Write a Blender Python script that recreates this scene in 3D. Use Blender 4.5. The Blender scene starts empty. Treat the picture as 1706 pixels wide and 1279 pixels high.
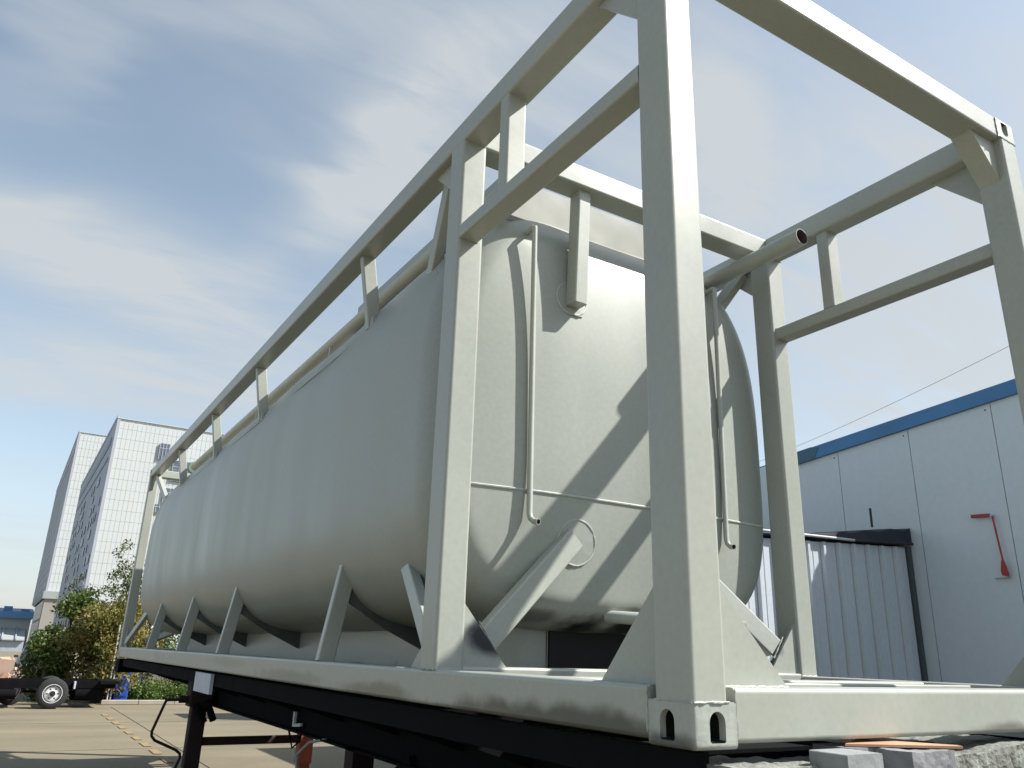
import bpy, bmesh, math, random
from mathutils import Vector, Matrix, noise
random.seed(7)
S = bpy.context.scene
R = math.radians
G = 1.5                      # container bottom above the ground
W, H, L = 2.438, 2.925, 12.45
P2 = 1.534                   # inner portal frame

# ------------------------------------------------------------------ camera, sky, sun, exposure
cam_d = bpy.data.cameras.new('camera'); cam = bpy.data.objects.new('camera', cam_d)
S.collection.objects.link(cam); S.camera = cam
cam_d.sensor_width = 36; cam_d.lens = 36 * 1321.5 / 1706
cam_d.clip_start = .05; cam_d.clip_end = 4000
_y, _p, _r = R(31.0106), R(18.8011), R(1.7541)
fwd = Vector((math.sin(_y) * math.cos(_p), math.cos(_y) * math.cos(_p), math.sin(_p)))
rt0 = Vector((math.cos(_y), -math.sin(_y), 0)); up0 = rt0.cross(fwd)
rt = rt0 * math.cos(_r) + up0 * math.sin(_r); up = up0 * math.cos(_r) - rt0 * math.sin(_r)
M = Matrix((rt, up, -fwd)).transposed().to_4x4(); M.translation = Vector((-1.5771, -1.6573, .2241 + G))
cam.matrix_world = M

SUN = Vector((1.65, -1.0, 2.0)).normalized()       # towards the sun
elev = math.asin(SUN.z); azim = math.atan2(SUN.x, SUN.y)
ld = bpy.data.lights.new('sun', 'SUN'); ld.energy = 4.8; ld.angle = R(.55); ld.color = (1, .965, .91)
sun = bpy.data.objects.new('sun', ld); S.collection.objects.link(sun)
sun.rotation_euler = SUN.to_track_quat('Z', 'Y').to_euler(); sun.location = (20, -12, 30)

world = bpy.data.worlds.new('World'); S.world = world; world.use_nodes = True
wn = world.node_tree.nodes; wl = world.node_tree.links; wn.clear()
def N(tree, typ, **k):
    n = tree.nodes.new(typ)
    for a, b in k.items(): setattr(n, a, b)
    return n
def mth(tree, op, a, b=None, c=None, clamp=False):
    n = N(tree, 'ShaderNodeMath', operation=op); n.use_clamp = clamp
    for i, v in enumerate((a, b, c)):
        if v is None: continue
        if isinstance(v, (int, float)): n.inputs[i].default_value = v
        else: tree.links.new(v, n.inputs[i])
    return n.outputs[0]
def build_sky():
    t = world.node_tree
    sky = N(t, 'ShaderNodeTexSky', sky_type='NISHITA'); sky.sun_disc = False
    sky.sun_elevation = elev; sky.sun_rotation = azim; sky.altitude = 30
    sky.air_density = 1.0; sky.dust_density = 1.2; sky.ozone_density = 1.6
    tc = N(t, 'ShaderNodeTexCoord')
    sp = N(t, 'ShaderNodeSeparateXYZ'); t.links.new(tc.outputs['Generated'], sp.inputs[0])
    zz = mth(t, 'ADD', mth(t, 'MAXIMUM', sp.outputs[2], 0), .2)
    u = mth(t, 'DIVIDE', sp.outputs[0], zz); v = mth(t, 'DIVIDE', sp.outputs[1], zz)
    cb = N(t, 'ShaderNodeCombineXYZ'); t.links.new(u, cb.inputs[0]); t.links.new(v, cb.inputs[1])
    def nz(scale, sx, sy, rot, det, dist=0, rough=.55, off=(0, 0, 0)):
        mp = N(t, 'ShaderNodeMapping'); mp.inputs['Rotation'].default_value = (0, 0, R(rot))
        mp.inputs['Scale'].default_value = (sx, sy, 1); mp.inputs['Location'].default_value = off
        t.links.new(cb.outputs[0], mp.inputs[0])
        n = N(t, 'ShaderNodeTexNoise'); n.inputs['Scale'].default_value = scale
        n.inputs['Detail'].default_value = det; n.inputs['Roughness'].default_value = rough
        n.inputs['Distortion'].default_value = dist
        t.links.new(mp.outputs[0], n.inputs['Vector']); return n.outputs[0]
    wisp = nz(3.0, 1, 3.2, 38, 7, .5, .58)
    soft = nz(1.3, 1, 1.6, 30, 4, .3, .5, (3, 1, 0))
    broad = nz(1.0, 1, 1.5, 20, 2, 0, .5, (7.3, 2.2, 0))
    # cloud banks of the layer: centre, radii, turn, weight
    wv = mth(t, 'MULTIPLY', mth(t, 'SUBTRACT', soft, .5), .55)
    blobs = [(.12, 1.56, .42, .15, 20, 1.0), (-.12, 1.42, .22, .12, 5, .75), (.1, 2.0, .7, .17, -4, .8),
             (.33, 1.0, .07, .36, 12, .55), (.40, 1.02, .10, .22, 30, .55), (-.03, .93, .28, .05, -35, .4), (.74, .66, .22, .07, 40, .7),
             (.42, .8, .3, .16, 0, .4), (1.45, .75, .8, .45, 0, 1.0)]
    tot = None
    for (cx, cy, rx, ry, a, w) in blobs:
        ca, sa = math.cos(R(a)), math.sin(R(a))
        du = mth(t, 'SUBTRACT', mth(t, 'ADD', u, wv), cx); dv = mth(t, 'SUBTRACT', mth(t, 'ADD', v, wv), cy)
        p = mth(t, 'DIVIDE', mth(t, 'ADD', mth(t, 'MULTIPLY', du, ca), mth(t, 'MULTIPLY', dv, sa)), rx)
        q = mth(t, 'DIVIDE', mth(t, 'SUBTRACT', mth(t, 'MULTIPLY', dv, ca), mth(t, 'MULTIPLY', du, sa)), ry)
        g = mth(t, 'MULTIPLY', mth(t, 'EXPONENT', mth(t, 'MULTIPLY', mth(t, 'ADD', mth(t, 'MULTIPLY', p, p), mth(t, 'MULTIPLY', q, q)), -.9)), w)
        tot = g if tot is None else mth(t, 'ADD', tot, g)
    far = mth(t, 'MULTIPLY', mth(t, 'SUBTRACT', broad, .42, clamp=True), 1.0)
    d = mth(t, 'ADD', tot, far)
    d = mth(t, 'MULTIPLY', d, mth(t, 'ADD', mth(t, 'MULTIPLY', wisp, 2.0), -.02))
    d = mth(t, 'MULTIPLY', d, .80, clamp=True)
    hz = mth(t, 'MULTIPLY', mth(t, 'EXPONENT', mth(t, 'MULTIPLY', mth(t, 'MAXIMUM', sp.outputs[2], 0), -7.0)), .55)
    d = mth(t, 'ADD', d, hz, clamp=True)
    d = mth(t, 'MINIMUM', d, .85)
    sky_rgb = N(t, 'ShaderNodeMix', data_type='RGBA', blend_type='MIX')
    hsv = N(t, 'ShaderNodeHueSaturation'); hsv.inputs['Saturation'].default_value = .74; hsv.inputs['Hue'].default_value = .486
    t.links.new(sky.outputs[0], hsv.inputs['Color'])
    t.links.new(d, sky_rgb.inputs[0]); t.links.new(hsv.outputs[0], sky_rgb.inputs[6])
    sky_rgb.inputs[7].default_value = (3.4, 3.58, 3.68, 1)
    bg = N(t, 'ShaderNodeBackground'); bg.inputs[1].default_value = .102
    t.links.new(sky_rgb.outputs[2], bg.inputs[0])
    out = N(t, 'ShaderNodeOutputWorld'); t.links.new(bg.outputs[0], out.inputs[0])
build_sky()
S.view_settings.view_transform = 'Standard'; S.view_settings.look = 'None'
S.view_settings.exposure = 0.9; S.view_settings.gamma = 1

# ------------------------------------------------------------------ materials
def mat(name, col, rough=.5, metal=0, var=.12, scale=3, bump=0, bscale=40, col2=None, spec=.5, blobs=(), stretch=(1, 1, 1), fine=0, coat=0):
    """Painted / mineral surface: base colour broken up by noise, optional second colour, stains of their own shape, fine relief."""
    m = bpy.data.materials.new(name); m.use_nodes = True; t = m.node_tree
    b = t.nodes['Principled BSDF']; b.inputs['Metallic'].default_value = metal
    b.inputs['Specular IOR Level'].default_value = spec
    if coat: b.inputs['Coat Weight'].default_value = coat; b.inputs['Coat Roughness'].default_value = .12
    tc = N(t, 'ShaderNodeTexCoord')
    mp = N(t, 'ShaderNodeMapping'); mp.inputs['Scale'].default_value = stretch
    t.links.new(tc.outputs['Object'], mp.inputs[0])
    n = N(t, 'ShaderNodeTexNoise'); n.inputs['Scale'].default_value = scale; n.inputs['Detail'].default_value = 6
    t.links.new(mp.outputs[0], n.inputs['Vector'])
    r = N(t, 'ShaderNodeValToRGB'); r.color_ramp.elements[0].position = .3; r.color_ramp.elements[1].position = .7
    c2 = col2 or tuple(c * (1 - var) for c in col)
    r.color_ramp.elements[0].color = (*c2, 1)
    r.color_ramp.elements[1].color = (*[min(1, c * (1 + var)) for c in col], 1)
    t.links.new(n.outputs[0], r.inputs[0]); colour = r.outputs[0]
    if fine:
        n2 = N(t, 'ShaderNodeTexNoise'); n2.inputs['Scale'].default_value = fine; n2.inputs['Detail'].default_value = 3
        t.links.new(tc.outputs['Object'], n2.inputs['Vector'])
        mx = N(t, 'ShaderNodeMix', data_type='RGBA', blend_type='OVERLAY'); mx.inputs[0].default_value = .10
        t.links.new(colour, mx.inputs[6]); t.links.new(n2.outputs[0], mx.inputs[7]); colour = mx.outputs[2]
    for (c, rad, bc, amt) in blobs:
        vs = N(t, 'ShaderNodeVectorMath', operation='SUBTRACT'); t.links.new(tc.outputs['Object'], vs.inputs[0]); vs.inputs[1].default_value = c
        vd = N(t, 'ShaderNodeVectorMath', operation='DIVIDE'); t.links.new(vs.outputs[0], vd.inputs[0]); vd.inputs[1].default_value = rad
        ln = N(t, 'ShaderNodeVectorMath', operation='LENGTH'); t.links.new(vd.outputs[0], ln.inputs[0])
        nn = N(t, 'ShaderNodeTexNoise'); nn.inputs['Scale'].default_value = 7; nn.inputs['Detail'].default_value = 4
        t.links.new(tc.outputs['Object'], nn.inputs['Vector'])
        dd = mth(t, 'ADD', ln.outputs['Value'], mth(t, 'MULTIPLY', mth(t, 'SUBTRACT', nn.outputs[0], .5), 1.1))
        mr = N(t, 'ShaderNodeMapRange', interpolation_type='SMOOTHSTEP'); t.links.new(dd, mr.inputs[0])
        mr.inputs[1].default_value = .45; mr.inputs[2].default_value = 1.1; mr.inputs[3].default_value = amt; mr.inputs[4].default_value = 0
        mx = N(t, 'ShaderNodeMix', data_type='RGBA'); t.links.new(mr.outputs[0], mx.inputs[0])
        t.links.new(colour, mx.inputs[6]); mx.inputs[7].default_value = (*bc, 1); colour = mx.outputs[2]
    t.links.new(colour, b.inputs['Base Color'])
    rr = N(t, 'ShaderNodeMapRange'); t.links.new(n.outputs[0], rr.inputs[0])
    rr.inputs[1].default_value = .3; rr.inputs[2].default_value = .7
    rr.inputs[3].default_value = max(0.02, rough - .06); rr.inputs[4].default_value = min(1, rough + .08)
    t.links.new(rr.outputs[0], b.inputs['Roughness'])
    if bump:
        nb = N(t, 'ShaderNodeTexNoise'); nb.inputs['Scale'].default_value = bscale; nb.inputs['Detail'].default_value = 5
        t.links.new(tc.outputs['Object'], nb.inputs['Vector'])
        bp = N(t, 'ShaderNodeBump'); bp.inputs['Strength'].default_value = 1; bp.inputs['Distance'].default_value = bump
        t.links.new(nb.outputs[0], bp.inputs['Height']); t.links.new(bp.outputs[0], b.inputs['Normal'])
    return m
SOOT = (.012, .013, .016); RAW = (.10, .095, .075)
PAINT = (.340, .357, .313)
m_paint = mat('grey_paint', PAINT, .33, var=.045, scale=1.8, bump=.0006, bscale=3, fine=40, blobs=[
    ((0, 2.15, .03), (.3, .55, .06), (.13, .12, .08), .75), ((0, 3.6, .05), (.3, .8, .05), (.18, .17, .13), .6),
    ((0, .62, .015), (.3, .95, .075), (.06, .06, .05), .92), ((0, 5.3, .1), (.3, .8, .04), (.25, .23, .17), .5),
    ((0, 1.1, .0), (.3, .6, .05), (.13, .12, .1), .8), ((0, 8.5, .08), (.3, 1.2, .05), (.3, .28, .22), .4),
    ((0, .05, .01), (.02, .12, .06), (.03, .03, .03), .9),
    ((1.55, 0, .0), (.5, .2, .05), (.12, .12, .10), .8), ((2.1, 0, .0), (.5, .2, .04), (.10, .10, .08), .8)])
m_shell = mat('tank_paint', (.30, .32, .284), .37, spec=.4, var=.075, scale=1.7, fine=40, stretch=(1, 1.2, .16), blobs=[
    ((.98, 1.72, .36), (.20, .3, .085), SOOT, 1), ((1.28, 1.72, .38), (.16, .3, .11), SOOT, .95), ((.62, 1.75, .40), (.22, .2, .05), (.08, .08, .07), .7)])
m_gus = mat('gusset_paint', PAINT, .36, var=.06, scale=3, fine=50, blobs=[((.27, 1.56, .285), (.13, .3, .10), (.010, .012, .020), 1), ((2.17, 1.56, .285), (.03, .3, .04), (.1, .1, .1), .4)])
m_pale = mat('bead_paint', (.44, .45, .41), .45, var=.1, scale=20, bump=.002, bscale=150)
m_black = mat('chassis_black', (.006, .006, .007), .9, var=.3, scale=6, spec=.08)
m_dark = mat('dark_parts_and_shade', (.012, .012, .012), .8, var=.3, scale=4)  # dark small parts; also stands for shade in castings and sill gap
m_redox = mat('leg_primer', (.34, .075, .03), .6, var=.2, scale=6, bump=.002, bscale=30)
m_rust_shade = mat('rust_and_shade', (.022, .010, .008), .85, var=.4, scale=8, bump=.002)
m_plate = mat('bright_plate', (.50, .52, .58), .5, metal=0, var=.15, scale=8)
m_bored = mat('pipe_inside', (.10, .075, .085), .8)
m_conc = mat('yard_concrete', (.158, .134, .086), .85, var=.17, scale=.35, bump=.004, bscale=18, fine=9, stretch=(1, 2.5, 1))
m_yell = mat('worn_yellow_paint', (.25, .17, .07), .9, var=.1, col2=(.165, .14, .088), scale=9)
m_kerb = mat('kerb_concrete', (.30, .27, .22), .9, var=.12, scale=3, bump=.004, bscale=25)
m_soil = mat('planting_soil', (.07, .055, .035), .95, var=.3, scale=3)
m_wall = mat('white_panel', (.56, .61, .64), .45, var=.03, scale=.7, fine=14, stretch=(1, 1, .3))
m_caster = mat('caster_panel', (.3, .32, .33), .6)
m_joint = mat('joint_shadow', (.06, .075, .08), .7)
m_blue = mat('blue_trim', (.045, .17, .36), .4, var=.14, scale=3)
m_shed = mat('corrugated_white', (.49, .53, .57), .45, var=.05, scale=2, fine=20, stretch=(1, 1, .2))
m_tar = mat('bitumen_felt', (.022, .024, .034), .75, var=.3, scale=7, bump=.006, bscale=12)
m_alu = mat('gutter_metal', (.55, .57, .58), .35, metal=.5)
m_red = mat('red_paint', (.34, .025, .02), .5, var=.25, scale=12)
m_wire = mat('cable_grey', (.52, .55, .58), .7)
m_tower = mat('white_cladding', (.47, .50, .50), .5, var=.03, scale=.08)
m_tjoint = mat('cladding_joint', (.40, .43, .42), .7)
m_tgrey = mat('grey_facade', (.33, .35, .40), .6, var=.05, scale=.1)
m_tband = mat('dark_band', (.13, .15, .19), .5)
m_glass = mat('window_glass', (.09, .11, .14), .3, var=.45, scale=.35, spec=.6)
m_pod = mat('podium_stone', (.26, .245, .22), .8, var=.06, scale=.3)
m_mull = mat('mullion', (.28, .32, .36), .5)
m_far = mat('far_wall', (.27, .29, .29), .7, var=.08, scale=.2)
m_farblue = mat('far_blue_roof', (.045, .15, .29), .5)
m_tyre = mat('tyre_rubber', (.02, .02, .021), .85, var=.2, scale=8)
m_rim = mat('wheel_rim', (.60, .61, .60), .4, var=.12, scale=12)
m_bluebox = mat('blue_cabinet', (.01, .055, .30), .45, var=.1)
m_white = mat('white_enamel', (.75, .76, .76), .5, var=.08, scale=9)
m_bark = mat('bark', (.10, .075, .05), .9, var=.3, scale=9, bump=.01)
m_lime = mat('limed_bark', (.62, .61, .57), .9, var=.15, scale=9)
m_wood = mat('scrap_wood', (.36, .20, .13), .85, var=.3, scale=5, col2=(.42, .35, .30))
m_debris = mat('debris', (.36, .20, .13), .9, var=.3, scale=5, col2=(.55, .46, .40))
m_ply = mat('orange_board', (.42, .24, .14), .7, var=.15, scale=7, fine=30)
m_block = mat('grey_block', (.25, .27, .27), .65, var=.12, scale=10, bump=.003, bscale=40)
m_blockb = mat('bluish_block', (.20, .208, .22), .7, var=.25, scale=12, bump=.004, bscale=40)
m_rough = mat('pitted_concrete', (.20, .21, .18), .9, var=.25, scale=9, bump=.012, bscale=38, col2=(.12, .12, .11), fine=70)
m_carbody = mat('dark_car_paint', (.03, .035, .045), .25, spec=.7)
m_carglass = mat('car_glass', (.02, .025, .03), .1, spec=.8)

def leafmat(name, a, b2, c3=None):
    m = bpy.data.materials.new(name); m.use_nodes = True; t = m.node_tree; b = t.nodes['Principled BSDF']
    tc = N(t, 'ShaderNodeTexCoord'); n = N(t, 'ShaderNodeTexNoise'); n.inputs['Scale'].default_value = 2.2; n.inputs['Detail'].default_value = 8
    n.inputs['Roughness'].default_value = .75
    t.links.new(tc.outputs['Object'], n.inputs['Vector'])
    r = N(t, 'ShaderNodeValToRGB'); r.color_ramp.elements[0].position = .36; r.color_ramp.elements[1].position = .64
    r.color_ramp.elements[0].color = (*a, 1); r.color_ramp.elements[1].color = (*b2, 1)
    if c3: e = r.color_ramp.elements.new(.5); e.color = (*c3, 1)
    t.links.new(n.outputs[0], r.inputs[0]); t.links.new(r.outputs[0], b.inputs['Base Color'])
    b.inputs['Roughness'].default_value = .6; b.inputs['Transmission Weight'].default_value = 0
    tr = N(t, 'ShaderNodeBsdfTranslucent'); t.links.new(r.outputs[0], tr.inputs[0])
    mx = N(t, 'ShaderNodeMixShader'); mx.inputs[0].default_value = .3
    t.links.new(b.outputs[0], mx.inputs[1]); t.links.new(tr.outputs[0], mx.inputs[2])
    t.links.new(mx.outputs[0], t.nodes['Material Output'].inputs[0]); return m
l_green = leafmat('green_leaves', (.04, .068, .014), (.14, .19, .04), (.075, .115, .02))
l_olive = leafmat('olive_leaves', (.08, .09, .016), (.21, .20, .045), (.13, .155, .03))
l_russet = leafmat('russet_leaves', (.10, .09, .02), (.26, .15, .05), (.17, .17, .035))
l_dark = leafmat('dark_leaves', (.045, .065, .022), (.13, .15, .05))
l_hedge = leafmat('hedge_leaves', (.04, .08, .015), (.13, .20, .03))

# ------------------------------------------------------------------ mesh helpers (all points in container coordinates, z=0 = container bottom)
class MB:
    def __init__(s): s.v = []; s.f = []; s.mi = []
    def add(s, v, f, mi=0):
        o = len(s.v); s.v += [tuple(p) for p in v]; s.f += [tuple(i + o for i in q) for q in f]; s.mi += [mi] * len(f); return s
    def box(s, x0, x1, y0, y1, z0, z1, mi=0):
        v = [(x, y, z) for x in (x0, x1) for y in (y0, y1) for z in (z0, z1)]
        return s.add(v, [(0, 1, 3, 2), (4, 6, 7, 5), (0, 4, 5, 1), (2, 3, 7, 6), (0, 2, 6, 4), (1, 5, 7, 3)], mi)
    def prism(s, pts, axis, a, b, mi=0):
        """polygon pts in the two other axes (in axis order), extruded a..b along axis"""
        def P(p, t):
            q = list(p); q.insert(axis, t); return tuple(q)
        n = len(pts); v = [P(p, a) for p in pts] + [P(p, b) for p in pts]
        f = [tuple(range(n))[::-1], tuple(range(n, 2 * n))] + [(i, (i + 1) % n, n + (i + 1) % n, n + i) for i in range(n)]
        return s.add(v, f, mi)
    def beam(s, A, B, w, h, r=.012, upv=(0, 0, 1), hollow=0, caps=True):
        """square tube A->B, w across, h along upv, with rounded edges; optional wall thickness at open ends"""
        A = Vector(A); B = Vector(B); d = (B - A).normalized(); u = Vector(upv)
        u = (u - d * u.dot(d)).normalized(); x = d.cross(u).normalized()
        def ring(w, h, r):
            p = []
            for (sx, sy, a0) in ((1, 1, 0), (-1, 1, 90), (-1, -1, 180), (1, -1, 270)):
                cx, cy = sx * (w / 2 - r), sy * (h / 2 - r)
                K = 3
                pre = a0; e = .0015
                for k in range(K + 1):
                    a = R(a0 + 90 * k / K); q = (cx + r * math.cos(a), cy + r * math.sin(a))
                    if k == 0: t = (math.sin(a), -math.cos(a)); p.append((q[0] + t[0] * e, q[1] + t[1] * e))
                    p.append(q)
                    if k == K: t = (-math.sin(a), math.cos(a)); p.append((q[0] + t[0] * e, q[1] + t[1] * e))
            return p
        o = ring(w, h, r); n = len(o)
        v = [A + x * a + u * b for a, b in o] + [B + x * a + u * b for a, b in o]
        f = [(i, (i + 1) % n, n + (i + 1) % n, n + i) for i in range(n)]
        if hollow:
            ii = ring(w - 2 * hollow, h - 2 * hollow, max(.002, r - hollow))
            v += [A + x * a + u * b for a, b in ii] + [B + x * a + u * b for a, b in ii]
            f += [(2 * n + (i + 1) % n, 2 * n + i, 3 * n + i, 3 * n + (i + 1) % n) for i in range(n)]
            f += [(i, 2 * n + i, 2 * n + (i + 1) % n, (i + 1) % n) for i in range(n)]
            f += [(n + i, n + (i + 1) % n, 3 * n + (i + 1) % n, 3 * n + i) for i in range(n)]
        elif caps:
            f += [tuple(range(n))[::-1], tuple(range(n, 2 * n))]
        return s.add(v, f)
    def tube(s, pts, r, seg=16, caps=True, wall=0, mi_in=0, radii=None):
        pts = [Vector(p) for p in pts]; rings = []
        d = (pts[1] - pts[0]).normalized(); u = d.orthogonal().normalized()
        for i, p in enumerate(pts):
            if 0 < i < len(pts) - 1: dd = ((pts[i + 1] - p).normalized() + (p - pts[i - 1]).normalized()).normalized()
            elif i == 0: dd = (pts[1] - p).normalized()
            else: dd = (p - pts[i - 1]).normalized()
            u = (u - dd * u.dot(dd)).normalized(); w = dd.cross(u)
            rr = radii[i] if radii else r
            rings.append([p + (u * math.cos(2 * math.pi * k / seg) + w * math.sin(2 * math.pi * k / seg)) * rr for k in range(seg)])
        v = [q for rg in rings for q in rg]
        f = [(i * seg + k, i * seg + (k + 1) % seg, (i + 1) * seg + (k + 1) % seg, (i + 1) * seg + k) for i in range(len(pts) - 1) for k in range(seg)]
        if caps and not wall: f += [tuple(range(seg))[::-1], tuple((len(pts) - 1) * seg + k for k in range(seg))]
        s.add(v, f)
        if wall:
            for e, nb in ((0, 1), (-1, -2)):
                c = pts[e]; dd = (pts[nb] - c).normalized(); inn = [c + (q - c) * ((r - wall) / r) for q in rings[e]]
                deep = [q + dd * min(.3, (pts[nb] - c).length * .9) for q in inn]
                v = rings[e] + inn + deep
                f1 = [(k, (k + 1) % seg, seg + (k + 1) % seg, seg + k) for k in range(seg)]
                f2 = [(seg + k, seg + (k + 1) % seg, 2 * seg + (k + 1) % seg, 2 * seg + k) for k in range(seg)]
                s.add(v, f1); s.add(v, f2 + [tuple(2 * seg + k for k in range(seg))], mi_in)
        return s
    def lathe(s, prof, C, axis=1, seg=32, mi=0):
        """prof: (radius, offset along axis)"""
        C = Vector(C); v = []
        for (r, a) in prof:
            for k in range(seg):
                c, sn = r * math.cos(2 * math.pi * k / seg), r * math.sin(2 * math.pi * k / seg)
                q = [c, sn]; q.insert(axis, a); v.append(C + Vector(q))
        f = [(i * seg + k, i * seg + (k + 1) % seg, (i + 1) * seg + (k + 1) % seg, (i + 1) * seg + k) for i in range(len(prof) - 1) for k in range(seg)]
        return s.add(v, f, mi)
def empty(name, label, cat, loc, group=None, kind=None):
    o = bpy.data.objects.new(name, None); S.collection.objects.link(o)
    o.location = (loc[0], loc[1], loc[2] + G); o['label'] = label; o['category'] = cat
    o.empty_display_size = .3
    if group: o['group'] = group
    if kind: o['kind'] = kind
    o['_base'] = list(loc)
    return o
def base(o):
    while o is not None:
        if '_base' in o: return Vector(o['_base'])
        o = o.parent
    return Vector((0, 0, -G))
def obj(name, mb, m, parent=None, smooth=35, label=None, kind=None, at=None):
    """link one mesh; vertices stored relative to the thing's base (or to `at` for a top-level mesh)"""
    b = base(parent) if parent is not None else Vector(at if at is not None else (0, 0, -G))
    me = bpy.data.meshes.new(name); me.from_pydata([tuple(Vector(p) - b) for p in mb.v], [], mb.f)
    ms = m if isinstance(m, (list, tuple)) else [m]
    for q in ms: me.materials.append(q)
    if len(ms) > 1: me.polygons.foreach_set('material_index', mb.mi)
    me.validate(); bm = bmesh.new(); bm.from_mesh(me); bmesh.ops.recalc_face_normals(bm, faces=bm.faces); bm.to_mesh(me); bm.free()
    if smooth:
        me.polygons.foreach_set('use_smooth', [True] * len(me.polygons)); me.set_sharp_from_angle(angle=R(smooth))
    o = bpy.data.objects.new(name, me); S.collection.objects.link(o)
    if parent is not None: o.parent = parent
    else: o.location = (b.x, b.y, b.z + G)
    if label: o['label'] = label
    if kind: o['kind'] = kind
    return o
def tag(o, label, cat, group=None):
    o['label'] = label; o['category'] = cat
    if group: o['group'] = group
    return o

# ================================================================== THE SETTING
g = MB(); n = 2500.0
g.add([(-n, -n, -G), (n, -n, -G), (n, n, -G), (-n, n, -G)], [(0, 1, 2, 3)])
ground = obj('ground', g, m_conc, kind='structure', smooth=0)
m_crack = mat('dusty_joint', (.10, .085, .06), .9)
for y in (9.2, 14.4, 19.6):                                    # expansion joints of the yard slabs
    obj('slab_joint', MB().box(-14, 30, y, y + .02, -G, -G + .004), m_crack, kind='structure', smooth=0)
obj('slab_joint', MB().box(1.42, 1.432, -10, 24.5, -G + .004, -G + .008), m_crack, kind='structure', smooth=0)
for i in range(9):                                              # worn yellow dashes
    y = 12.4 + i * 1.12
    obj('yellow_line', MB().box(.93, 1.06, y, y + .62, -G + .008, -G + .012), m_yell, kind='structure', smooth=0)
# planting bed with kerb
obj('planting_bed', MB().box(1.4, 14, 25.6, 60, -G, -G + .09), m_soil, kind='structure', smooth=0)
kerb = empty('kerb', 'pale concrete kerb of separate stones in front of the hedge', 'kerb', (1, 25.4, -G), kind='structure')
for i in range(13):
    x = 1.25 + i * 1.0
    if i == 0: kmb = MB().beam((x, 25.5, -G + .065), (x + .985, 25.5, -G + .065), .16, .13, .02); k0 = obj('kerb_stone', kmb, m_kerb, kerb)
    else:
        c = k0.copy(); S.collection.objects.link(c); c.parent = kerb; c.location = (i * 1.0, random.uniform(-.01, .01), random.uniform(-.006, .006))

# ------------------------------------------------------------------ workshop building at the right
X = 7.0; yl, yr, ridge = 8.2, -11, -3.5
def roofz(y): return 2.86 - .085 * (y - 5.15) if y > ridge else (2.86 - .085 * (ridge - 5.15)) - .085 * (ridge - y)
shop = empty('workshop', 'white panelled workshop with blue roof trim to the right of the tank', 'building', (X, 0, -G))
seams = [yl]; y = 4.55
seams = [8.2, 7.3, 6.4, 5.5]
y = 4.56
while y > yr: seams.append(y); y -= .965
seams.append(yr)
for a, b in zip(seams[:-1], seams[1:]):
    za, zb = roofz(a) - .02, roofz(b) - .02
    pm = MB().prism([(b + .004, -G), (a - .004, -G), (a - .004, za), (b + .004, zb)], 0, X, X + .05)
    obj('wall_panel', pm, m_wall, shop, smooth=0)
ib = [(yr, -G), (yl, -G), (yl, roofz(yl) - .04), (ridge, roofz(ridge) - .04), (yr, roofz(yr) - .04)]
obj('wall_core', MB().prism(ib, 0, X + .012, X + 16), m_joint, shop, smooth=0)
tr = MB()
for a, b in ((5.2, ridge), (ridge, yr - .1)):
    za, zb = roofz(a), roofz(b)
    tr.prism([(a, za - .145), (b, zb - .145), (b, zb + .01), (a, za + .01)], 0, X - .045, X + .06)
obj('roof_trim', tr, m_blue, shop, smooth=0)
obj('trim_flashing', MB().prism([(4.88, roofz(4.88) - .15), (5.2, roofz(5.2) - .15), (5.2, roofz(5.2) + .014), (4.92, roofz(4.92) + .014), (4.80, roofz(4.80) - .02)], 0, X - .05, X - .046), mat('flashing_patch', (.03, .10, .16), .4), shop, smooth=0)
rf = MB()
for a, b in ((yl + .1, ridge), (ridge, yr - .1)):
    rf.prism([(a, roofz(a) - .02), (b, roofz(b) - .02), (b, roofz(b) + .02), (a, roofz(a) + .02)], 0, X + .061, X + 16)
obj('roof', rf, m_blue, shop, smooth=0)
for a in seams[3:12]:                                           # screws at the head of each panel
    for d in (.06,):
        obj('screw', MB().lathe([(.0, -.006), (.008, -.006), (.008, .002)], (X, a + d, roofz(a) - .21), axis=0, seg=8), m_dark, shop)
obj('shadow_caster_near', MB().box(6.3, 20, 8.25, 11.7, -G, 2.9), m_caster, shop, smooth=0)  # added mass, unseen behind the tank, shaped to shade the yard

obj('shadow_caster_far', MB().box(6.1, 20, 18.4, 19.9, -G, 2.7), m_caster, shop, smooth=0)  # second unseen mass, added for the farther ground shadow

# shed leaning on the workshop
shed = empty('lean_to_shed', 'low corrugated white shed with black felt roof leaning on the workshop', 'shed', (5.6, 3.8, -G))
Y = 3.77
def shtop(x): return 1.41 + (x - 5.3) * .05
pitch = .235; x = 4.0; k = 0
while x < 6.9:                                                  # each corrugated sheet strip is a piece of its own
    x1 = min(x + pitch, 6.93); z1 = shtop(x); z2 = shtop(x1)
    pr = [(x, Y), (x + .012, Y - .034), (x + .046, Y - .034), (x + .060, Y), ((x + x1) / 2 - .01, Y + .000), ((x + x1) / 2, Y - .006), ((x + x1) / 2 + .01, Y), (x1, Y), (x1, Y + .012), (x, Y + .012)]
    mb_ = MB(); nn = len(pr)
    v = [(p[0], p[1], -G) for p in pr] + [(p[0], p[1], z1 + (z2 - z1) * (p[0] - x) / (x1 - x)) for p in pr]
    mb_.add(v, [tuple(range(nn))[::-1], tuple(range(nn, 2 * nn))] + [(i, (i + 1) % nn, nn + (i + 1) % nn, nn + i) for i in range(nn)])
    obj('sheet_strip', mb_, m_shed, shed, smooth=0)
    x = x1 + .009; k += 1
obj('backing_frame', MB().box(4.02, 6.92, Y + .02, Y + .05, -G, 1.30), m_joint, shed, smooth=0)
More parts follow.
